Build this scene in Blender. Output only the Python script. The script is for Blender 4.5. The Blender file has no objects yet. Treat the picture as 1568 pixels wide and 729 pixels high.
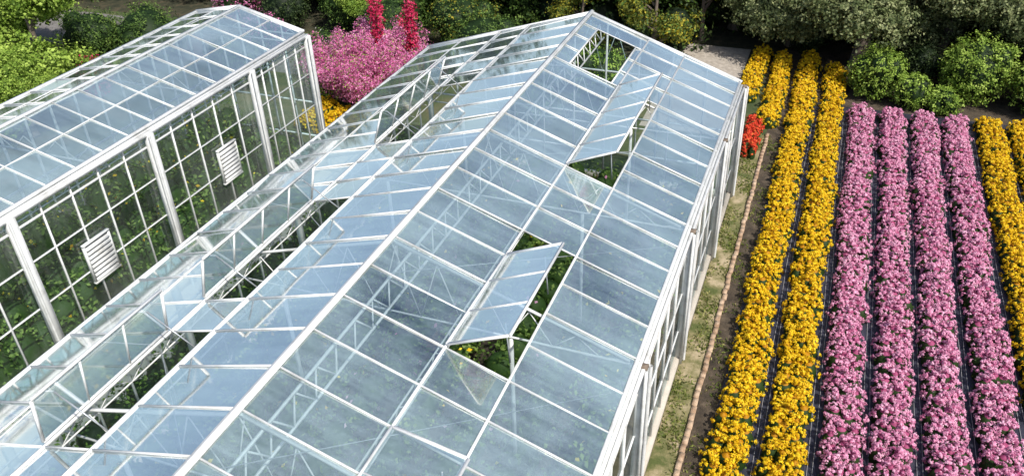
import bpy, math, numpy as np
from mathutils import Vector, Matrix
R = np.random.default_rng(7)
scene = bpy.context.scene

# ------------------------------------------------------------ materials
def mat_new(name):
    m = bpy.data.materials.new(name); m.use_nodes = True
    nt = m.node_tree; nt.nodes.clear()
    out = nt.nodes.new('ShaderNodeOutputMaterial')
    return m, nt, out
def N(nt, t, **kw):
    n = nt.nodes.new(t)
    for k, v in kw.items():
        if k in n.inputs: n.inputs[k].default_value = v
        else: setattr(n, k, v)
    return n
def ramp(nt, fac, stops):
    r = nt.nodes.new('ShaderNodeValToRGB')
    el = r.color_ramp.elements
    while len(el) < len(stops): el.new(0.5)
    for e, (p, c) in zip(el, stops):
        e.position = p; e.color = (*c, 1)
    nt.links.new(fac, r.inputs[0])
    return r.outputs[0]
def attr(nt):
    a = nt.nodes.new('ShaderNodeAttribute'); a.attribute_name = 'var'
    return a.outputs['Fac']
def coords(nt, scale=(1,1,1)):
    tc = nt.nodes.new('ShaderNodeTexCoord'); mp = nt.nodes.new('ShaderNodeMapping')
    mp.inputs['Scale'].default_value = scale
    nt.links.new(tc.outputs['Object'], mp.inputs[0]); return mp.outputs[0]
def noise(nt, vec, scale, detail=5, rough=.6):
    n = N(nt, 'ShaderNodeTexNoise'); n.inputs['Scale'].default_value = scale
    n.inputs['Detail'].default_value = detail; n.inputs['Roughness'].default_value = rough
    nt.links.new(vec, n.inputs['Vector']); return n.outputs['Fac']

def leaf_mat(name, stops, trans=.25, rough=.6):
    m, nt, out = mat_new(name)
    c = ramp(nt, attr(nt), stops)
    p = N(nt, 'ShaderNodeBsdfPrincipled'); p.inputs['Roughness'].default_value = rough
    p.inputs['Specular IOR Level'].default_value = .25
    nt.links.new(c, p.inputs['Base Color'])
    t = N(nt, 'ShaderNodeBsdfTranslucent'); nt.links.new(c, t.inputs['Color'])
    mx = N(nt, 'ShaderNodeMixShader'); mx.inputs[0].default_value = trans
    nt.links.new(p.outputs[0], mx.inputs[1]); nt.links.new(t.outputs[0], mx.inputs[2])
    nt.links.new(mx.outputs[0], out.inputs[0]); return m

def ground_mat(name, stops, scale, rough=.9, bump=.3, vscale=(1,1,1), bscale=40):
    m, nt, out = mat_new(name)
    v = coords(nt, vscale)
    a = noise(nt, v, scale, 8, .65)
    c = ramp(nt, a, stops)
    p = N(nt, 'ShaderNodeBsdfPrincipled'); p.inputs['Roughness'].default_value = rough
    nt.links.new(c, p.inputs['Base Color'])
    b = N(nt, 'ShaderNodeBump'); b.inputs['Strength'].default_value = bump; b.inputs['Distance'].default_value = .05
    nt.links.new(noise(nt, v, bscale, 4), b.inputs['Height']); nt.links.new(b.outputs[0], p.inputs['Normal'])
    nt.links.new(p.outputs[0], out.inputs[0]); return m

M = {}
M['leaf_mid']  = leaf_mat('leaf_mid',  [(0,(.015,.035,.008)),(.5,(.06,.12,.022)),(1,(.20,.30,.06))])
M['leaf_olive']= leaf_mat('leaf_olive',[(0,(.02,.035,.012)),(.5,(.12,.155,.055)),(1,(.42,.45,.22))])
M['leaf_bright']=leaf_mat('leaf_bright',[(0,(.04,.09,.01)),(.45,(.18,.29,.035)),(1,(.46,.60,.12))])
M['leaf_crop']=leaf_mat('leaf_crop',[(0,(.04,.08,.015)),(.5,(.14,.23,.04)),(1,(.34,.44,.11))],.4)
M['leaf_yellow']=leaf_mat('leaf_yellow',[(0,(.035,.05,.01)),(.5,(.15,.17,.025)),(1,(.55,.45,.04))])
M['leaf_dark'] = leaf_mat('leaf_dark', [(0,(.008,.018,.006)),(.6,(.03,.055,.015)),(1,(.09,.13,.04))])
M['fl_pink']   = leaf_mat('flower_pink',[(0,(.40,.08,.19)),(.4,(.74,.30,.48)),(1,(.92,.66,.78))],.25)
M['fl_yellow'] = leaf_mat('flower_yellow',[(0,(.48,.22,.003)),(.45,(.84,.55,.007)),(1,(.92,.76,.05))],.25)
M['fl_red']    = leaf_mat('flower_red',[(0,(.45,.02,.01)),(.6,(.75,.07,.03)),(1,(.85,.35,.08))],.2)
M['fl_crimson']= leaf_mat('flower_crimson',[(0,(.35,.01,.05)),(.6,(.7,.04,.14)),(1,(.8,.15,.28))],.3)
M['fl_magenta']= leaf_mat('flower_magenta',[(0,(.38,.06,.19)),(.5,(.74,.20,.44)),(1,(.88,.46,.68))],.35)
M['fl_white']  = leaf_mat('flower_white',[(0,(.6,.6,.5)),(1,(.8,.8,.75))],.2)
M['grassblade']= leaf_mat('grass_blade',[(0,(.06,.09,.015)),(.5,(.16,.21,.04)),(1,(.38,.35,.14))],.2)
M['bark']  = ground_mat('bark',[(.3,(.08,.06,.045)),(.7,(.25,.2,.16))],6,.9,.6,(1,1,.25))
M['rust']  = ground_mat('rust',[(.3,(.10,.075,.055)),(.7,(.26,.20,.15))],8,.9,.3)
M['ground']= ground_mat('ground_grass',[(.35,(.03,.05,.015)),(.5,(.07,.09,.03)),(.65,(.14,.12,.06))],.8)
M['litter']= ground_mat('leaf_litter',[(.35,(.018,.022,.010)),(.5,(.04,.042,.02)),(.65,(.09,.07,.04))],2.2,.95,.8)
M['soil']  = ground_mat('soil',[(.35,(.035,.026,.018)),(.55,(.08,.06,.04)),(.7,(.15,.115,.08))],3,.95,.7)
M['strip'] = ground_mat('dry_grass_strip',[(.38,(.08,.10,.025)),(.5,(.20,.18,.08)),(.64,(.42,.34,.22))],1.6,.95,.6)
M['fabric']= ground_mat('weed_fabric',[(.3,(.014,.015,.026)),(.7,(.045,.047,.07))],2.5,.5,.8,(1,.3,1),9)
M['gravel']= ground_mat('gravel',[(.3,(.28,.24,.20)),(.7,(.50,.45,.39))],5,.95,.5)
M['asphalt']= ground_mat('pale_asphalt',[(.3,(.13,.12,.115)),(.7,(.22,.21,.20))],3,.9,.3)
M['concrete']=ground_mat('concrete',[(.3,(.42,.38,.32)),(.7,(.62,.56,.48))],1.3,.9,.25)
M['brick'] = ground_mat('edging_brick',[(.35,(.28,.17,.10)),(.65,(.56,.42,.30))],4,.9,.4)
M['tube']  = ground_mat('drip_tube',[(0,(.25,.25,.27)),(1,(.45,.45,.47))],4,.5,.1)

m, nt, out = mat_new('white_painted_metal')
v = coords(nt)
c = ramp(nt, noise(nt, v, 2.2, 7, .7), [(.3,(.46,.46,.44)),(.5,(.68,.69,.69)),(.8,(.78,.79,.80))])
p = N(nt,'ShaderNodeBsdfPrincipled'); p.inputs['Roughness'].default_value=.38
nt.links.new(c,p.inputs['Base Color']); nt.links.new(p.outputs[0],out.inputs[0]); M['white']=m
m, nt, out = mat_new('galvanised_metal')
v = coords(nt)
c = ramp(nt, noise(nt, v, 3, 6, .7), [(.3,(.30,.32,.34)),(.7,(.52,.55,.58))])
p = N(nt,'ShaderNodeBsdfPrincipled'); p.inputs['Roughness'].default_value=.4; p.inputs['Metallic'].default_value=.5
nt.links.new(c,p.inputs['Base Color']); nt.links.new(p.outputs[0],out.inputs[0]); M['galv']=m

def glass_mat(name, base, amp, r0, r1, col):
    m, nt, out = mat_new(name)
    v = coords(nt, (1,1,1))
    n1 = noise(nt, v, .38, 4, .6); n2 = noise(nt, v, 14, 8, .9)
    n3 = noise(nt, coords(nt,(.5,4,.5)), 1.6, 4, .6)
    def math_(op, a, b, clamp=False):
        k = N(nt,'ShaderNodeMath', operation=op); k.use_clamp = clamp
        for i, x in enumerate((a,b)):
            if isinstance(x,(int,float)): k.inputs[i].default_value = x
            else: nt.links.new(x, k.inputs[i])
        return k.outputs[0]
    h = math_('MULTIPLY', math_('SUBTRACT', n1, .5), amp*7)  # haze film; its broad noise and streaks also paint in reflected cloud and glare
    h = math_('ADD', h, math_('MULTIPLY', math_('SUBTRACT', n2, .5), amp*3.2))
    h = math_('ADD', h, math_('MULTIPLY', math_('SUBTRACT', n3, .5), amp*2.6))
    h = math_('ADD', h, math_('MULTIPLY', attr(nt), amp*1.2))
    h = math_('ADD', h, base, True)
    tr = N(nt,'ShaderNodeBsdfTransparent'); tr.inputs[0].default_value=(.86,.96,.97,1)
    df = N(nt,'ShaderNodeBsdfDiffuse'); df.inputs[0].default_value=(*col,1)
    tl = N(nt,'ShaderNodeBsdfTranslucent'); tl.inputs[0].default_value=(*col,1)
    hz = N(nt,'ShaderNodeMixShader'); hz.inputs[0].default_value=.2
    nt.links.new(df.outputs[0],hz.inputs[1]); nt.links.new(tl.outputs[0],hz.inputs[2])
    a = N(nt,'ShaderNodeMixShader'); nt.links.new(h,a.inputs[0])
    nt.links.new(tr.outputs[0],a.inputs[1]); nt.links.new(hz.outputs[0],a.inputs[2])
    gl = N(nt,'ShaderNodeBsdfGlossy'); gl.inputs['Roughness'].default_value=.05; gl.inputs['Color'].default_value=(1,1,1,1)
    lw = N(nt,'ShaderNodeLayerWeight'); lw.inputs[0].default_value=.4
    f = math_('ADD', math_('MULTIPLY', lw.outputs['Facing'], r1), r0, True)
    b = N(nt,'ShaderNodeMixShader'); nt.links.new(f,b.inputs[0])
    nt.links.new(a.outputs[0],b.inputs[1]); nt.links.new(gl.outputs[0],b.inputs[2])
    nt.links.new(b.outputs[0],out.inputs[0]); return m
M['glass_roof'] = glass_mat('roof_glass', .235, .13, .17, .9, (.70,.93,.99))
M['glass_wall'] = glass_mat('wall_glass', .02, .04, .03, .18, (.80,.84,.82))

# ------------------------------------------------------------ mesh builder
class MB:
    def __init__(s): s.v=[]; s.f={3:[],4:[]}; s.n=0; s.var=[]; s.mats=[]
    def mi(s, m):
        if m not in s.mats: s.mats.append(m)
        return s.mats.index(m)
    def add(s, v, f, mat, var=None):
        v=np.asarray(v,float).reshape(-1,3); f=np.asarray(f,int)
        s.v.append(v); s.var.append(np.full(len(v),.5) if var is None else np.broadcast_to(var,(len(v),)))
        s.f[f.shape[1]].append((f+s.n, np.full(len(f), s.mi(mat)))); s.n+=len(v)
    def obj(s, name, parent=None, loc=None):
        V=np.concatenate(s.v); me=bpy.data.meshes.new(name)
        me.vertices.add(len(V)); me.vertices.foreach_set('co',V.astype(np.float32).ravel())
        li=[];st=[];mi=[];c=0
        for k in (3,4):
            for f,mm in s.f[k]:
                li.append(f.ravel()); st.append(c+np.arange(len(f))*k); mi.append(mm); c+=f.size
        li=np.concatenate(li); st=np.concatenate(st); mi=np.concatenate(mi)
        me.loops.add(len(li)); me.loops.foreach_set('vertex_index',li.astype(np.int32))
        me.polygons.add(len(st)); me.polygons.foreach_set('loop_start',st.astype(np.int32))
        me.polygons.foreach_set('material_index',mi.astype(np.int32))
        me.update(calc_edges=True)
        a=me.attributes.new('var','FLOAT','POINT'); a.data.foreach_set('value',np.concatenate(s.var).astype(np.float32))
        for k in s.mats: me.materials.append(M[k])
        o=bpy.data.objects.new(name,me); scene.collection.objects.link(o)
        if parent: o.parent=parent
        if loc: o.location=loc
        return o
def empty(name):
    o=bpy.data.objects.new(name,None); scene.collection.objects.link(o); return o
BOXF=[[0,1,2,3],[7,6,5,4],[0,4,5,1],[1,5,6,2],[2,6,7,3],[3,7,4,0]]
def beam(mb,p0,p1,w,h,mat='white',up=(0,0,1)):
    p0=Vector(p0);p1=Vector(p1);d=(p1-p0).normalized();u=Vector(up)
    if abs(d.dot(u))>.99: u=Vector((0,1,0))
    s=d.cross(u).normalized(); u=s.cross(d).normalized()
    v=[]
    for p in (p0,p1):
        for a,b in ((-1,-1),(1,-1),(1,1),(-1,1)): v.append(p+s*(a*w/2)+u*(b*h/2))
    mb.add([tuple(x) for x in v],BOXF,mat)
def box(mb,x0,x1,y0,y1,z0,z1,mat):
    v=[(x0,y0,z0),(x1,y0,z0),(x1,y1,z0),(x0,y1,z0),(x0,y0,z1),(x1,y0,z1),(x1,y1,z1),(x0,y1,z1)]
    mb.add(v,[[3,2,1,0],[4,5,6,7],[0,1,5,4],[1,2,6,5],[2,3,7,6],[3,0,4,7]],mat)
def quad(mb,a,b,c,d,mat,var=None): mb.add([a,b,c,d],[[0,1,2,3]],mat,var)
def tube(mb,p0,p1,r0,r1,mat,n=8):
    p0=np.array(p0,float);p1=np.array(p1,float);d=p1-p0;d/=np.linalg.norm(d)
    a=np.cross(d,[0.31,.2,.93] if abs(d[2])<.9 else [1,0,0]);a/=np.linalg.norm(a);b=np.cross(d,a)
    t=np.linspace(0,2*np.pi,n,endpoint=False)[:,None]
    ring=np.cos(t)*a+np.sin(t)*b
    i=np.arange(n);j=(i+1)%n
    mb.add(np.concatenate([p0+ring*r0,p1+ring*r1]),np.stack([i,j,j+n,i+n],1),mat)
def unit(n,rng=R):
    v=rng.normal(size=(n,3)); return v/np.linalg.norm(v,axis=1)[:,None]
def leaves(mb,P,Nn,size,mat,var,asp=.6):
    n=len(P)
    if n==0: return
    Nn=Nn/np.linalg.norm(Nn,axis=1)[:,None]
    a=np.cross(Nn,unit(n));a/=np.linalg.norm(a,axis=1)[:,None];b=np.cross(Nn,a)
    s=(size*R.uniform(.6,1.3,n))[:,None]
    V=np.stack([P-a*s*.5,P+b*s*.5*asp+Nn*s*.08,P+a*s*.5,P-b*s*.5*asp+Nn*s*.08],1).reshape(-1,3)
    F=np.arange(4*n).reshape(n,4)
    mb.add(V,F,mat,np.repeat(np.clip(var,0,1),4))
def ellips(mb,c,r,mat,nu=10,nv=6,var=0):
    u=np.linspace(0,2*np.pi,nu,endpoint=False);w=np.linspace(-np.pi/2,np.pi/2,nv+1)
    V=[];F=[]
    for j in w:
        for i in u: V.append((c[0]+r[0]*math.cos(j)*math.cos(i),c[1]+r[1]*math.cos(j)*math.sin(i),c[2]+r[2]*math.sin(j)))
    for j in range(nv):
        for i in range(nu): F.append([j*nu+i,j*nu+(i+1)%nu,(j+1)*nu+(i+1)%nu,(j+1)*nu+i])
    mb.add(V,F,mat,var)
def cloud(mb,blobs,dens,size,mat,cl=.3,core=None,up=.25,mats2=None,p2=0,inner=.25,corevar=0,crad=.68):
    for (x,y,z,rx,ry,rz) in blobs:
        r=np.array([rx,ry,rz]); area=4*np.pi*((rx*ry+ry*rz+rx*rz)/3)
        nc=max(6,int(area/(cl*cl*2.2))); per=max(4,int(area*dens/nc))
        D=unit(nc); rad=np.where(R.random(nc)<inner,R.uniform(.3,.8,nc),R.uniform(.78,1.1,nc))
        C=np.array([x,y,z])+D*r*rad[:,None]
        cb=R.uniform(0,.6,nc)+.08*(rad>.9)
        P=np.repeat(C,per,0)+R.normal(size=(nc*per,3))*cl*.5*np.array([1,1,.7])
        Nn=np.repeat(D,per,0)+unit(nc*per)*.9+np.array([0,0,up])
        var=np.repeat(cb,per)+R.uniform(0,.4,nc*per)
        k=P[:,2]>.02; P,Nn,var=P[k],Nn[k],var[k]
        if mats2:
            sel=R.random(len(P))<p2
            leaves(mb,P[sel],Nn[sel],size,mats2,var[sel]); P,Nn,var=P[~sel],Nn[~sel],var[~sel]
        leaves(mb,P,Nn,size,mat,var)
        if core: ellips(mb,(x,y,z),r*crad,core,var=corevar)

# ------------------------------------------------------------ ground
def sheet(name,x0,x1,y0,y1,z,mat):
    mb=MB(); quad(mb,(x0,y0,z),(x1,y0,z),(x1,y1,z),(x0,y1,z),mat); return mb.obj(name)
sheet('ground',-500,500,-500,500,0,'ground')
sheet('woodland_floor',-60,60,31.5,60,.002,'litter')
sheet('soil_bed',-1.3,12,2,35.5,.006,'soil')
sheet('dry_grass_strip',-1.95,-1.27,-2,27,.010,'strip')
sheet('weed_fabric',-.78,9.3,2,30.2,.014,'fabric')
sheet('gravel_path',-5.6,-2.8,26.5,35,.008,'gravel')
sheet('concrete_path',-16.2,-13.2,-6,23,.006,'concrete')
sheet('road',-60,-20,27,31,.010,'asphalt')
mb=MB(); y=-1
while y<27:
    L=.22; dx=R.normal()*.01; dz=R.normal()*.01
    box(mb,-1.30+dx,-1.19+dx,y,y+L,.0,.07+dz,'brick'); y+=L+.012
mb.obj('brick_edging')
mb=MB(); n=11000
P=np.stack([np.where(R.random(n)<.75,R.uniform(-1.9,-1.3,n),R.uniform(-1.2,-.8,n)),R.uniform(4,27,n),np.full(n,.03)],1)
k=(np.sin(P[:,1]*1.7+P[:,0]*5)+np.sin(P[:,1]*4.1+1)+R.normal(size=n)*.6)>.1
P=P[k]; nn=unit(len(P)); nn[:,2]*=.4; leaves(mb,P,nn,.10,'grassblade',R.random(len(P)),.3)
mb.obj('grass_tufts')

# ------------------------------------------------------------ flower rows
def flower_row(name,x,y0,y1,mat,w=.82,h=.47):
    mb=MB(); C=[];Rr=[]
    wob=R.uniform(0,6)
    for col,off in ((-1,.21),(1,.21),(0,0)):
        y=y0+R.uniform(0,.3)
        while y<y1:
            C.append((x+col*w*off*1.12+R.normal()*.035+.025*math.sin(y*.9+wob),y,.06)); Rr.append((w*.25*R.uniform(.8,1.18),.20*R.uniform(.85,1.15),h*(1.0 if col==0 else .88)*R.uniform(.78,1.12)))
            y+=.38*R.uniform(.8,1.2)
    C=np.array(C);Rr=np.array(Rr); n=len(C)
    nc=26; D=unit(n*nc).reshape(n,nc,3); D[...,2]=np.abs(D[...,2])*1.2+.02; D/=np.linalg.norm(D,axis=2)[...,None]
    CC=C[:,None]+D*Rr[:,None]*R.uniform(.86,1.1,(n,nc,1)); pv=np.repeat(R.uniform(0,.18,n),nc); CC=CC.reshape(-1,3);D=D.reshape(-1,3)
    cv=R.uniform(-.02,.36,len(CC))+pv
    per=12
    S=unit(len(CC)*per)+np.repeat(D,per,0)*1.0; S/=np.linalg.norm(S,axis=1)[:,None]
    P=np.repeat(CC,per,0)+S*.05*R.uniform(.5,1.3,(len(S),1))
    var=np.repeat(cv,per)+R.uniform(-.08,.6,len(P))
    k=P[:,2]>.04; P,S,var=P[k],S[k],var[k]
    S=S+unit(len(S))*.45; S/=np.linalg.norm(S,axis=1)[:,None]
    a=np.cross(S,unit(len(S)));a/=np.linalg.norm(a,axis=1)[:,None];b=np.cross(S,a)
    m=len(P); t=np.arange(4)*np.pi/2
    rad=.0235*R.uniform(.6,1.35,(m,4))
    ring=P[:,None]+(np.cos(t)[None,:,None]*a[:,None]+np.sin(t)[None,:,None]*b[:,None])*rad[...,None]
    V=np.concatenate([(P+S*.012)[:,None],ring],1).reshape(-1,3)
    base=np.arange(m)*5
    F=np.stack([np.stack([base,base+1+i,base+1+(i+1)%4],1) for i in range(4)],1).reshape(-1,3)
    vv=np.repeat(np.clip(var,0,1),5).reshape(m,5); vv[:,0]*=.55
    mb.add(V,F,mat,vv.ravel())
    for c,r in zip(C,Rr):
        ellips(mb,c,(r[0]*.90,r[1]*.93,r[2]*.80),'leaf_mid',8,6,.1)
        ellips(mb,(c[0],c[1],c[2]+.06),(r[0]*.72,r[1]*.78,r[2]*.84-.06),mat,8,6,.0)
    q=int((y1-y0)*150); S2=unit(q); S2[:,2]=np.abs(S2[:,2])*.55
    idx=R.integers(0,n,q); P=C[idx]+S2*Rr[idx]*1.12
    leaves(mb,P,S2+unit(q)*.7,.058,'leaf_mid',R.uniform(.1,.9,q),.5)
    return mb.obj(name)
flower_row('yellow_chrysanthemum_row',-.36,9,34.3,'fl_yellow')
flower_row('yellow_chrysanthemum_row',.66,9.5,33.2,'fl_yellow')
for x in (1.69,2.69,3.68,4.67): flower_row('pink_chrysanthemum_row',x,10,29.6,'fl_pink')
for x in (5.7,6.7,7.7): flower_row('yellow_chrysanthemum_row',x,15,29.8,'fl_yellow')
flower_row('pink_chrysanthemum_row',8.7,22,29.8,'fl_pink')
flower_row('yellow_chrysanthemum_row',-1.36,27.6,34.0,'fl_yellow',.75)
flower_row('yellow_chrysanthemum_row',-2.3,29.5,34.4,'fl_yellow',.75)
flower_row('red_flower_patch',-1.72,25.2,27.4,'fl_red',.55,.6)
mb=MB()
for x in (.16,1.18,2.19,3.19,4.18,5.19,6.2,7.2,8.2):
    for dx in (-.05,.06):
        yy=np.arange(6,30,1.2)
        for a,b in zip(yy[:-1],yy[1:]):
            tube(mb,(x+dx+math.sin(a*1.3+dx*40)*.012,a,.03),(x+dx+math.sin(b*1.3+dx*40)*.012,b,.03),.007,.007,'tube',5)
mb.obj('drip_irrigation_tubes')

# ------------------------------------------------------------ main greenhouse
HR,HE=5.27,3.70; XR,XE,XL=-6.3,-1.93,-11.6
BAY=.865; YF=22.44; NB=26; YN=YF-BAY*NB
ys=[YF-BAY*(NB-k) for k in range(NB+1)]
def rp(side,s,y,off=0):
    wx=(XE-XR) if side>0 else (XL-XR)
    n=Vector((HR-HE,0,abs(wx))).normalized(); nx=n.x*side
    return (XR+wx*s+nx*off, y, HR+(HE-HR)*s+n.z*off)
g=empty('greenhouse')
fr=MB(); gl=MB(); tr=MB(); ve=MB()
bands={1:[0,.39,.626,1],-1:[0,.352,.53,1]}
K0=min(range(NB+1),key=lambda k:abs(ys[k]-8.6))
openR=set(range(K0,K0+4))|set(range(K0+7,K0+12))|set(range(K0-4,K0-2))
openL=set(range(K0-4,K0-1))|set(range(K0,K0+4))|set(range(K0+7,K0+11))|set(range(K0-7,K0-5))
openC=set(range(K0+12,K0+15))
for side in (1,-1):
    B=bands[side]
    op=openR if side>0 else openL
    nrm=(0.34*side,0,.94)
    for k in range(NB):
        y0,y1=ys[k]+.004,ys[k+1]-.004
        for bi in range(3):
            if bi==1 and k in op: continue
            segs=[(B[bi],B[bi+1])]
            if side>0 and bi==0 and k in openC: segs=[(0,.1),(.35,.39)]
            if bi==2 and side<0: segs=[(B[2],.77),(.77,1)]
            for s0,s1 in segs:
                j=R.normal(size=4)*.009
                q=[rp(side,s0+.002,y0,j[0]),rp(side,s1-.002,y0,j[1]),rp(side,s1-.002,y1,j[2]),rp(side,s0+.002,y1,j[3])]
                if side<0: q=q[::-1]
                quad(gl,*q,'glass_roof',R.random())
    for k in range(NB+1):
        y=ys[k]; w=.022; h=.03
        for bi in range(3):
            if bi==1 and (k in op and k-1 in op): continue
            s0,s1=B[bi],B[bi+1]
            if side>0 and bi==0 and k in openC and k-1 in openC:
                beam(fr,rp(side,0,y,.02),rp(side,.1,y,.02),w,h,up=nrm); beam(fr,rp(side,.35,y,.02),rp(side,.39,y,.02),w,h,up=nrm); continue
            beam(fr,rp(side,s0,y,.014),rp(side,s1,y,.014),w,h,up=nrm)
    for s,w,h in ((B[1],.042,.045),(B[2],.042,.042)):
        beam(fr,rp(side,s,YN,.016),rp(side,s,YF,.016),w,h,up=nrm)
    if side<0: beam(fr,rp(side,.77,YN,.012),rp(side,.77,YF,.012),.02,.026,up=nrm)
    beam(fr,rp(side,.99,YN-.05,.008),rp(side,.99,YF+.05,.008),.06,.045,up=nrm)
    for y in (YF+.02,YN-.02):
        beam(fr,rp(side,0,y,.02),rp(side,1,y,.02),.06,.06,up=nrm)
kc=min(openC); ya,yb=ys[kc],ys[max(openC)+1]
for s in (.1,.35): beam(fr,rp(1,s,ya,.022),rp(1,s,yb,.022),.035,.04,up=(.34,0,.94))
beam(fr,(XR,YN-.08,HR+.03),(XR,YF+.08,HR+.03),.12,.04)
beam(fr,(XR,YN-.08,HR+.06),(XR,YF+.08,HR+.06),.055,.025)
fr.obj('roof_frame',g); gl.obj('roof_glass',g)
# vent sashes
def sash(side,ka,kb,ang,L=1.14):
    y0,y1=ys[ka]+.03,ys[kb]-.03
    if side>0:
        P=Vector(rp(1,.39,0,.07)); th=math.radians(ang)-math.atan2(HR-HE,XE-XR)
    else:
        P=Vector(rp(-1,.53,0,.07)); th=math.radians(ang)+math.atan2(HR-HE,XR-XL)
    d=Vector((math.cos(th),0,math.sin(th)))
    n=Vector((-d.z,0,d.x))
    def q(t,y): v=P+d*(L*t); return (v.x,y,v.z)
    for t,w in ((0,.035),(1,.045)): beam(ve,q(t,y0),q(t,y1),w,.035,up=n)
    nn=kb-ka
    for i in range(nn+1):
        y=y0+(y1-y0)*i/nn
        beam(ve,q(.02,y),q(.98,y),.02 if 0<i<nn else .045,.03,up=n)
        if i<nn: quad(ve,q(0,y),q(1,y),q(1,y+(y1-y0)/nn),q(0,y+(y1-y0)/nn),'glass_roof',R.random())
    base=Vector(rp(side,.60 if side>0 else .37,0,-.02))
    for y in (y0+.35,y1-.35):
        v=P+d*(L*.8); beam(ve,(base.x,y,base.z),(v.x,y,v.z),.02,.02,'galv')
sash(1,K0,K0+3,43); sash(1,K0+7,K0+12,42); sash(1,K0-4,K0-2,8)
sash(-1,K0-4,K0-1,64,.85); sash(-1,K0,K0+4,60,.85); sash(-1,K0+7,K0+11,55,.85); sash(-1,K0-7,K0-5,64,.85)
ve.obj('roof_vents',g)
# trusses
def lattice(mb,a,b,dz,step,w=.035,dx=0):
    a=Vector(a);b=Vector(b); n=max(2,int((b-a).length/step)); low=Vector((dx,0,-dz))
    beam(mb,a,b,w*1.3,w*1.3); beam(mb,a+low,b+low,w*1.2,w*1.2)
    for i in range(n):
        p=a.lerp(b,i/n);q=a.lerp(b,(i+.5)/n)+low;r=a.lerp(b,(i+1)/n)
        beam(mb,p,q,w*.8,w*.8); beam(mb,q,r,w*.8,w*.8)
for k in range(0,NB+1):
    kk=ys[k]
    if (k-(K0+2))%5==0 or k in (0,NB):
        for side in (1,-1):
            beam(tr,rp(side,0,kk,-.1),rp(side,.97,kk,-.1),.04,.05,up=(0,1,0))
            n=5
            for i in range(n):
                p=rp(side,i/n*.95,kk,-.14); q=rp(side,(i+1)/n*.95,kk,-.14); mid=((p[0]+q[0])/2,kk,3.6)
                beam(tr,p,mid,.016,.016); beam(tr,mid,q,.016,.016)
        beam(tr,(XL+.1,kk,3.6),(XE-.1,kk,3.6),.03,.03)
        for x in (XR-2.6,XR+2.1): beam(tr,(x,kk,.0),(x,kk,3.57),.06,.06,up=(0,1,0))
lattice(tr,(XR+.3,YN+.1,HR-.28),(XR+.3,YF-.1,HR-.28),.36,.55,.03,.12)
x,_,z=rp(1,.37,0,-.08); lattice(tr,(x,YN+.1,z),(x,YF-.1,z),.24,.6,.018,0)
x,_,z=rp(-1,.56,0,-.08); lattice(tr,(x,YN+.1,z),(x,YF-.1,z),.22,.7,.018,0)
for k in range(1,NB-5,5):
    for side in (1,-1):
        beam(tr,rp(side,.05,ys[k],-.08),rp(side,.95,ys[k+5],-.08),.012,.012,'galv')
tr.obj('roof_trusses',g)
# walls
wl=MB()
def longwall(X,out,ys_,ztop,posts,rails,wall,mull=.04,glass=True):
    y0,y1=ys_[0],ys_[-1]
    box(wall,X-.1,X+.1,y0-.1,y1+.1,0,.22,'concrete')
    for i,y in enumerate(ys_):
        if i not in posts: beam(wall,(X,y,.22),(X,y,ztop-.03),mull,mull*1.3,up=(1,0,0))
    for i in posts: beam(wall,(X+out*.05,ys_[i],.0),(X+out*.05,ys_[i],ztop-.02),.13,.13,up=(1,0,0))
    for z,w in rails: beam(wall,(X+.003,y0,z),(X+.003,y1,z),.035,w)
    beam(wall,(X,y0,ztop),(X,y1,ztop),.08,.09)
    for i in range(len(ys_)-1):
        zz=[.22]+[r[0] for r in rails]+[ztop]
        for a,b in zip(zz[:-1],zz[1:]):
            j=R.normal(size=2)*.003
            quad(wall,(X-.012+j[0],ys_[i],a),(X-.012+j[1],ys_[i+1],a),(X-.012+j[0],ys_[i+1],b),(X-.012,ys_[i],b),'glass_wall',R.random())
posts=[k for k in range(NB+1) if (k-(K0+2))%5==0]+[0,NB]
longwall(XE,1,ys,HE-.1,set(posts),[(.95,.05),(2.0,.04),(3.0,.05)],wl)
longwall(XL,-1,ys,HE-.1,set(posts),[(.95,.03),(2.4,.03)],wl,.03)
for k in set(posts):
    tube(wl,(XE+.17,ys[k]+.12,.05),(XE+.17,ys[k]+.12,HE-.15),.035,.035,'white')
    box(wl,XE+.02,XE+.15,ys[k]-.06,ys[k]+.06,HE-.12,HE-.07,'rust')
    beam(wl,(XE+.14,ys[k]-.1,.1),(XE+.14,ys[k]-.1,HE-.12),.05,.05,'white',up=(1,0,0))
beam(wl,(XE+.08,YN,HE-.13),(XE+.08,YF+.05,HE-.13),.06,.07)
def gable(mb,Y,xl,xr,xm,he,hr,n):
    for i in range(1,n):
        x=xl+(xr-xl)*i/n
        z=he+(hr-he)*(1-abs(x-xm)/abs((xl if x<xm else xr)-xm))
        beam(mb,(x,Y,.0),(x,Y,z-.06),.05,.05,up=(0,1,0))
    for z in (1.0,2.2,he-.1): beam(mb,(xl,Y+.003,z),(xr,Y+.003,z),.04,.05)
    box(mb,xl,xr,Y-.08,Y+.08,0,.22,'concrete')
    mb.add([(xl,Y-.01,.2),(xr,Y-.01,.2),(xr,Y-.01,he-.05),(xl,Y-.01,he-.05)],[[0,1,2,3]],'glass_wall')
    mb.add([(xl,Y-.01,he-.05),(xr,Y-.01,he-.05),(xm,Y-.01,hr-.05)],[[0,1,2]],'glass_wall')
gable(wl,YF-.02,XL,XE,XR,HE,HR,10); gable(wl,YN+.02,XL,XE,XR,HE,HR,10)
wl.obj('walls',g)
sheet('greenhouse_floor',XL+.1,XE-.1,YN,YF,.014,'soil').parent=g
cr=MB()
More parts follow.
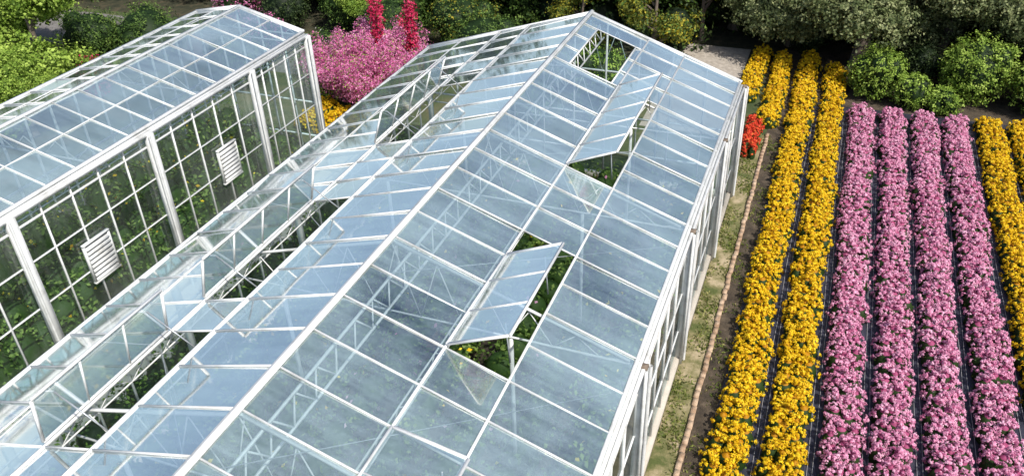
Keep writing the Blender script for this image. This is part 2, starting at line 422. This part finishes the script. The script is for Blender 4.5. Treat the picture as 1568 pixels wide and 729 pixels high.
for x in (-11.0,-10.0,-8.9,-7.8,-6.6,-5.4,-4.2,-3.0):
    bl=[(x+R.normal()*.05,y,.42,.54,.5,.5*R.uniform(.75,1.25)) for y in np.arange(1.5,YF-.5,.75)]
    cloud(cr,bl,65,.12,'leaf_crop',.2,'leaf_mid',.5,'fl_pink' if x in(-5.4,-7.8) else 'fl_yellow',.025,corevar=.3)
cr.obj('greenhouse_crop',g)
mb=MB(); bl=[(-12.45+R.normal()*.06,y,.5,.6,.5,.6*R.uniform(.8,1.2)) for y in np.arange(1,22.5,.7)]
cloud(mb,bl,80,.11,'leaf_mid',.18,'leaf_mid',.4,'leaf_bright',.35)
mb.obj('hedge')

# ------------------------------------------------------------ second greenhouse
g2=empty('greenhouse.001')
hX,hR,hL=-14.8,-17.0,-18.7; hE,hH,hLz=4.5,5.08,4.78; y2f=20.6
yy=[y2f-.82*k for k in range(28)][::-1]
fr=MB();gl=MB()
def r2(side,s,y,off=0):
    if side>0: return (hR+(hX-hR)*s+.25*off,y,hH+(hE-hH)*s+.96*off)
    return (hR+(hL-hR)*s-.2*off,y,hH+(hLz-hH)*s+.97*off)
yb2=yy[::1]
for side in (1,-1):
    for k,y in enumerate(yb2):
        beam(fr,r2(side,0,y,.012),r2(side,1,y,.012),.02,.03,up=(.2*side,0,.97))
        if k<len(yb2)-1:
            for s0,s1 in ((0,.5),(.5,1)):
                j=R.normal(size=4)*.007
                q=[r2(side,s0,y,j[0]),r2(side,s1,y,j[1]),r2(side,s1,yb2[k+1],j[2]),r2(side,s0,yb2[k+1],j[3])]
                if side<0: q=q[::-1]
                quad(gl,*q,'glass_roof',R.random())
    beam(fr,r2(side,.5,yy[0],.01),r2(side,.5,y2f,.01),.024,.026,up=(.2*side,0,.97))
    for y in (y2f+.03,yy[0]-.03): beam(fr,r2(side,0,y,.02),r2(side,1,y,.02),.07,.08,up=(.2*side,0,.97))
    beam(fr,r2(side,.99,yy[0],.01),r2(side,.99,y2f+.05,.01),.08,.06)
beam(fr,(hR,yy[0],hH+.03),(hR,y2f+.08,hH+.03),.09,.05)
beam(fr,(hX+.08,yy[0],hE-.1),(hX+.08,y2f+.05,hE-.1),.1,.09)
for y in np.arange(y2f,-2,-4.1):
    beam(fr,(hX,y,hE-.35),(hL,y,hE-.35),.04,.04)
    for i in range(4):
        xa=hX+(hL-hX)*i/4; xb=hX+(hL-hX)*(i+.5)/4; xc=hX+(hL-hX)*(i+1)/4
        beam(fr,(xa,y,hE-.35),(xb,y,hE+.05),.02,.02); beam(fr,(xb,y,hE+.05),(xc,y,hE-.35),.02,.02)
lattice(fr,(hX-.15,yy[0],hE-.1),(hX-.15,y2f,hE-.1),.3,.8,.022)
fr.obj('roof_frame',g2); gl.obj('roof_glass',g2)
wl=MB()
X=hX; pys=[20.6,17.75,13.65,9.6,5.5,1.4]
my=sorted(set(round(a+(b-a)*i/5,3) for a,b in zip(pys[1:],pys[:-1]) for i in range(6)))
pi=set(i for i,y in enumerate(my) if min(abs(y-p) for p in pys)<.01)
longwall(hX,1,my,hE-.08,pi,[(1.1,.04),(2.15,.03),(3.2,.03),(4.05,.05)],wl,.032)
for p in pys: beam(wl,(hX+.1,p,0),(hX+.1,p,hE-.1),.18,.16,up=(1,0,0))
for p in pys[:-1]: tube(wl,(hX+.22,p-.1,0),(hX+.22,p-.1,hE-.12),.03,.03,'white',8)
box(wl,hL-.05,hL+.05,yy[0],y2f,0,.3,'concrete')
for y in my: beam(wl,(hL,y,0),(hL,y,hLz-.05),.05,.05,up=(1,0,0))
for z in (1.1,2.6,4.2): beam(wl,(hL,yy[0],z),(hL,y2f,z),.04,.05)
quad(wl,(hL,yy[0],.3),(hL,y2f,.3),(hL,y2f,hLz-.05),(hL,yy[0],hLz-.05),'glass_wall')
gable(wl,y2f+.01,hL,hX,hR,hE,hH,5)
wl.obj('walls',g2)
lv=MB()
for yc in (11.35,16.15):
    for y in (yc-.37,yc+.37): beam(lv,(hX+.06,y,1.85),(hX+.06,y,2.85),.05,.07,up=(1,0,0))
    for z in (1.85,2.85): beam(lv,(hX+.06,yc-.4,z),(hX+.06,yc+.4,z),.08,.05)
    quad(lv,(hX+.02,yc-.36,1.87),(hX+.02,yc+.36,1.87),(hX+.02,yc+.36,2.83),(hX+.02,yc-.36,2.83),'galv')
    for i in range(8):
        z=1.93+i*.115
        beam(lv,(hX+.085,yc-.345,z),(hX+.085,yc+.345,z),.012,.085,up=(-.6,0,.8))
lv.obj('louvre_ventilators',g2)
cr=MB()
for x,h in ((-15.9,.75),(-16.8,1.0),(-17.8,1.3)):
    bl=[(x,y,h*.8,.5,.6,h*R.uniform(.75,1.25)) for y in np.arange(1,20,.7)]
    cloud(cr,bl,80,.12,'leaf_crop',.2,'leaf_mid',.4,'fl_yellow',.03,corevar=.3,crad=.8)
cr.obj('greenhouse_crop',g2)

# ------------------------------------------------------------ trees
def tree_mesh(name,mat,h=4.2,r=2.7,leafs=.17,dens=95,low=1.9,trunk=.24,mats2=None,p2=0,nb=13):
    mb=MB()
    pts=[(0,0,0),(R.normal()*.08,R.normal()*.08,low*.6),(R.normal()*.15,R.normal()*.15,low*1.3),(R.normal()*.2,R.normal()*.2,h+.8)]
    rr=[trunk*1.25,trunk,trunk*.75,trunk*.25]
    for i in range(3): tube(mb,pts[i],pts[i+1],rr[i],rr[i+1],'bark',10)
    bl=[]
    for i in range(nb):
        a=i*2.4+R.uniform(0,.6); z=low+.5+(h-low+.6)*((i*.618)%1)
        rad=r*.66*math.sqrt(max(.1,1-((z-h*.7)/(h*.8))**2))*R.uniform(.7,1.15)
        e=(math.cos(a)*rad,math.sin(a)*rad,z)
        s=np.array([0,0,max(low*.8,z-.9)])
        mid=(s+np.array(e))/2+np.array([0,0,-.1])
        tube(mb,s,mid,trunk*.4,trunk*.25,'bark',6); tube(mb,mid,e,trunk*.25,trunk*.08,'bark',5)
        q=r*R.uniform(.26,.46); bl.append((*e,q*1.15,q*1.15,q*.75))
    bl.append((0,0,h+.9,r*.5,r*.5,r*.4))
    cloud(mb,bl,dens,leafs,mat,.24,None,.35,mats2,p2,.3)
    o=mb.obj(name); return o
T={'olive':tree_mesh('deciduous_tree','leaf_olive',3.7,3.0,.13,135,1.15,.24,nb=21),
   'tall':tree_mesh('deciduous_tree','leaf_olive',4.7,3.2,.14,110,2.5,.26,nb=20),
   'dark':tree_mesh('deciduous_tree','leaf_mid',4.2,3,.16,95,.8,nb=19),
   'yel':tree_mesh('autumn_tree','leaf_yellow',3,1.9,.13,110,.8,.15,'leaf_mid',.3),
   'bright':tree_mesh('deciduous_tree','leaf_bright',2.6,2.1,.12,190,.5,.18)}
used=set()
def put(k,x,y,s=1,rot=None,nm=None):
    o=T[k]
    if k in used:
        o=bpy.data.objects.new(nm or T[k].name.split('.')[0],T[k].data); scene.collection.objects.link(o)
    used.add(k); o.location=(x,y,0); o.rotation_euler=(0,0,R.uniform(0,6.28) if rot is None else rot); o.scale=(s,s,s*R.uniform(.9,1.05))
put('tall',1.35,34.3,.95)
for x,y,s in ((-1.3,36.0,.9),(4.4,35.0,.85),(7.3,34.4,.9),(10.4,34.2,1.0),(14,36,1.1),(18,34,1.2),(-3.9,37.3,.95),(2.4,37.0,.95)): put('olive',x,y,s)
for x,y,s in ((-8.5,36.2,1),(-11.5,35,.85),(-15,34.6,.85),(-18.5,35.2,.9),(-22,35.5,1),(-25.5,35.8,1.0),(-30,36,1),(-35,35,1.1),(6,38.4,1.1),(9.5,38.5,1.2),(13,39,1.1),(-39,33,1.1),(-44,30,1.1),(-6,40,1.1),(-14,41,1.2),(-1,40,1.1)): put('dark',x,y,s)
for x,y,s in ((-6.6,32.9,.9),(-9.6,32.8,.75),(-5.0,35.6,.8)): put('yel',x,y,s)
put('bright',-28.6,22.5,1.15); put('bright',-31.5,19.5,1.2); put('bright',-19.8,32.2,.65); put('bright',-26.0,19.2,.7)
put('bright',-33,25.5,1.1)
mb=MB(); bl=[]
for x in np.arange(-48,22,1.4):
    for y in ((37.2,39.4) if x>-5 else (34.2,37,39.6)):
        if y<35 and x<-20: continue
        bl.append((x+R.normal()*.3,y+R.normal()*.3+(-4 if x<-36 else 0),.9,1.2,1.0,1.3*R.uniform(.7,1.2)))
cloud(mb,bl,45,.18,'leaf_dark',.28,'leaf_dark',.3,'leaf_mid',.35)
mb.obj('woodland_undergrowth')
mb=MB(); bl=[]
for x in np.arange(-60,40,3.6):
    for y,z in ((44,2.5),(46,6),(52,5)): bl.append((x+R.normal(),y+R.normal(),z,2.8,2.3,2.8))
cloud(mb,bl,14,.34,'leaf_dark',.5,'leaf_dark',.3)
mb.obj('distant_woodland')
def shrub(name,x,y,r,hz,mat,mats2=None,p2=0,size=.085,dens=300,sub=.42):
    mb=MB(); bl=[(0,0,hz*.5,r*.95,r*.95,hz*.5)]
    for i in range(7):
        a=i*.9+R.uniform(0,.5); bl.append((math.cos(a)*r*.55,math.sin(a)*r*.55,hz*R.uniform(.35,.72),r*sub,r*sub,hz*.3))
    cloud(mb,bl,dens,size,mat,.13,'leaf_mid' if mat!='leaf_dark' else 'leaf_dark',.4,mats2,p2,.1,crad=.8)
    for i in range(4):
        a=i*1.6; tube(mb,(0,0,0),(math.cos(a)*r*.5,math.sin(a)*r*.5,hz*.6),.04,.015,'bark',5)
    return mb.obj(name,loc=(x,y,0))
shrub('round_shrub',2.0,31.4,.98,1.9,'leaf_bright')
shrub('round_shrub',3.25,30.8,.62,1.25,'leaf_bright')
shrub('round_shrub',4.3,30.6,.6,.95,'leaf_bright')
shrub('round_shrub',5.3,32.0,1.2,2.45,'leaf_bright')
shrub('round_shrub',7.35,31.4,1.0,2.1,'leaf_bright')
shrub('round_shrub',9.9,31.8,1.2,2.1,'leaf_mid')
shrub('round_shrub',3.6,33.2,.8,1.6,'leaf_dark')
shrub('round_shrub',-.6,35.4,.8,1.3,'leaf_dark')
shrub('flowering_shrub',-17.2,25.6,1.2,1.8,'leaf_bright','fl_white',.04,dens=200)
shrub('flowering_shrub',-18.9,27.4,1.2,1.7,'leaf_mid','fl_white',.03,dens=200)
shrub('red_leaf_shrub',-26.5,22.8,.7,1.6,'fl_crimson','leaf_dark',.4)
shrub('shrub',-26.6,26.2,1.5,2.6,'leaf_mid',dens=180); shrub('shrub',-29.5,26.0,1.4,2.2,'leaf_mid',dens=180)
shrub('shrub',-21.5,25.5,1.3,2.0,'leaf_mid',dens=180); shrub('shrub',-23.5,31.6,1.2,2.2,'leaf_dark',dens=180)
shrub('shrub',-10.2,28.6,1.4,2.4,'leaf_mid',dens=180); shrub('shrub',-20.6,32.6,1.4,2.2,'leaf_mid',dens=180)
shrub('shrub',-12.6,29.4,1.5,2.5,'leaf_mid',dens=180); shrub('shrub',-14.2,31.0,1.5,2.7,'leaf_mid','leaf_yellow',.3,dens=180); shrub('shrub',-17.5,31.0,1.5,2.4,'leaf_mid',dens=180)
shrub('shrub',-8.0,29.2,1.3,1.7,'leaf_bright',dens=180); shrub('shrub',-7.0,26.6,1.2,1.4,'leaf_mid',dens=180); shrub('shrub',-9.4,25.6,1.2,1.4,'leaf_mid',dens=180)
shrub('pink_flowering_shrub',-26.3,32.2,1.3,2.4,'fl_magenta','leaf_dark',.35,dens=180)
shrub('pink_flowering_shrub',-22.8,29.0,.9,1.7,'fl_magenta','leaf_dark',.4,dens=180)
flower_row('yellow_flower_patch',-16.9,22.6,24.6,'fl_yellow',.8,.5); flower_row('yellow_flower_patch',-16.0,22.4,24.2,'fl_yellow',.8,.5)
flower_row('yellow_flower_patch',-15.1,22.6,23.8,'fl_yellow',.8,.5)
def blossom(name,x,y,r,h,mat,leafm,sprigs=30,size=.1,dens=110,p2=.15,wmul=1.,hmin=.6):
    mb=MB()
    for i in range(sprigs):
        a=R.uniform(0,6.28); q=r*math.sqrt(R.random()); top=np.array([math.cos(a)*q,math.sin(a)*q,h*R.uniform(hmin,1.0)*(1-.25*(q/r)**2)])
        base=np.array([math.cos(a)*q*.25,math.sin(a)*q*.25,0]); mid=(base+top)/2
        tube(mb,base,mid,.045,.03,'bark',5); tube(mb,mid,top,.03,.008,'bark',5)
        bl=[]
        for t in (.5,.62,.75,.88,1.0):
            c=base+(top-base)*t; w=(r*.10*(1.5-.9*t)*R.uniform(.8,1.2)+.09)*wmul
            bl.append((c[0]+R.normal()*.06,c[1]+R.normal()*.06,c[2],w,w,w*1.5))
        cloud(mb,bl,dens,size,mat,.11,None,.4,leafm,p2,.3)
    return mb.obj(name,loc=(x,y,0))
blossom('pink_flowering_tree',-15.8,25.9,2.6,2.7,'fl_magenta','leaf_bright',95,.075,180,.14,1.0,.5)
blossom('crimson_flowering_tree',-15.9,27.0,.3,4.0,'fl_crimson','leaf_dark',4,.10,190,.1,1.6,.8)
blossom('crimson_flowering_tree',-14.7,27.3,.3,4.1,'fl_crimson','leaf_dark',4,.10,190,.1,1.6,.8)

# ------------------------------------------------------------ camera
cx=Vector((.9355,.353,-.0285)).normalized()
cz=Vector((.3096,-.776,.550)); cz=(cz-cx*cz.dot(cx)).normalized(); cy=cz.cross(cx)
cam=bpy.data.cameras.new('camera'); co=bpy.data.objects.new('camera',cam); scene.collection.objects.link(co)
mw=Matrix((cx,cy,cz)).transposed().to_4x4(); mw.translation=Vector((0,0,13)); co.matrix_world=mw
cam.sensor_width=36; cam.lens=29.27; cam.clip_end=2000; cam.clip_start=.1
scene.camera=co
# ------------------------------------------------------------ light
to_sun=Vector((.62,-.38,.0)).normalized(); el=math.radians(52)
d=Vector((to_sun.x*math.cos(el),to_sun.y*math.cos(el),math.sin(el)))
s=bpy.data.lights.new('sun','SUN'); s.energy=5.0; s.angle=math.radians(.5); s.color=(1,.95,.86)
so=bpy.data.objects.new('sun',s); scene.collection.objects.link(so); so.rotation_euler=(-d).to_track_quat('-Z','Y').to_euler()
w=bpy.data.worlds.new('World'); scene.world=w; w.use_nodes=True
nt=w.node_tree; bg=nt.nodes['Background']; sk=nt.nodes.new('ShaderNodeTexSky'); sk.sky_type='NISHITA'; sk.sun_disc=False
sk.sun_elevation=el; sk.sun_rotation=math.atan2(d.x,d.y); sk.dust_density=2.0
nt.links.new(sk.outputs[0],bg.inputs[0]); bg.inputs[1].default_value=.15
scene.view_settings.view_transform='Standard'; scene.view_settings.look='None'; scene.view_settings.exposure=0
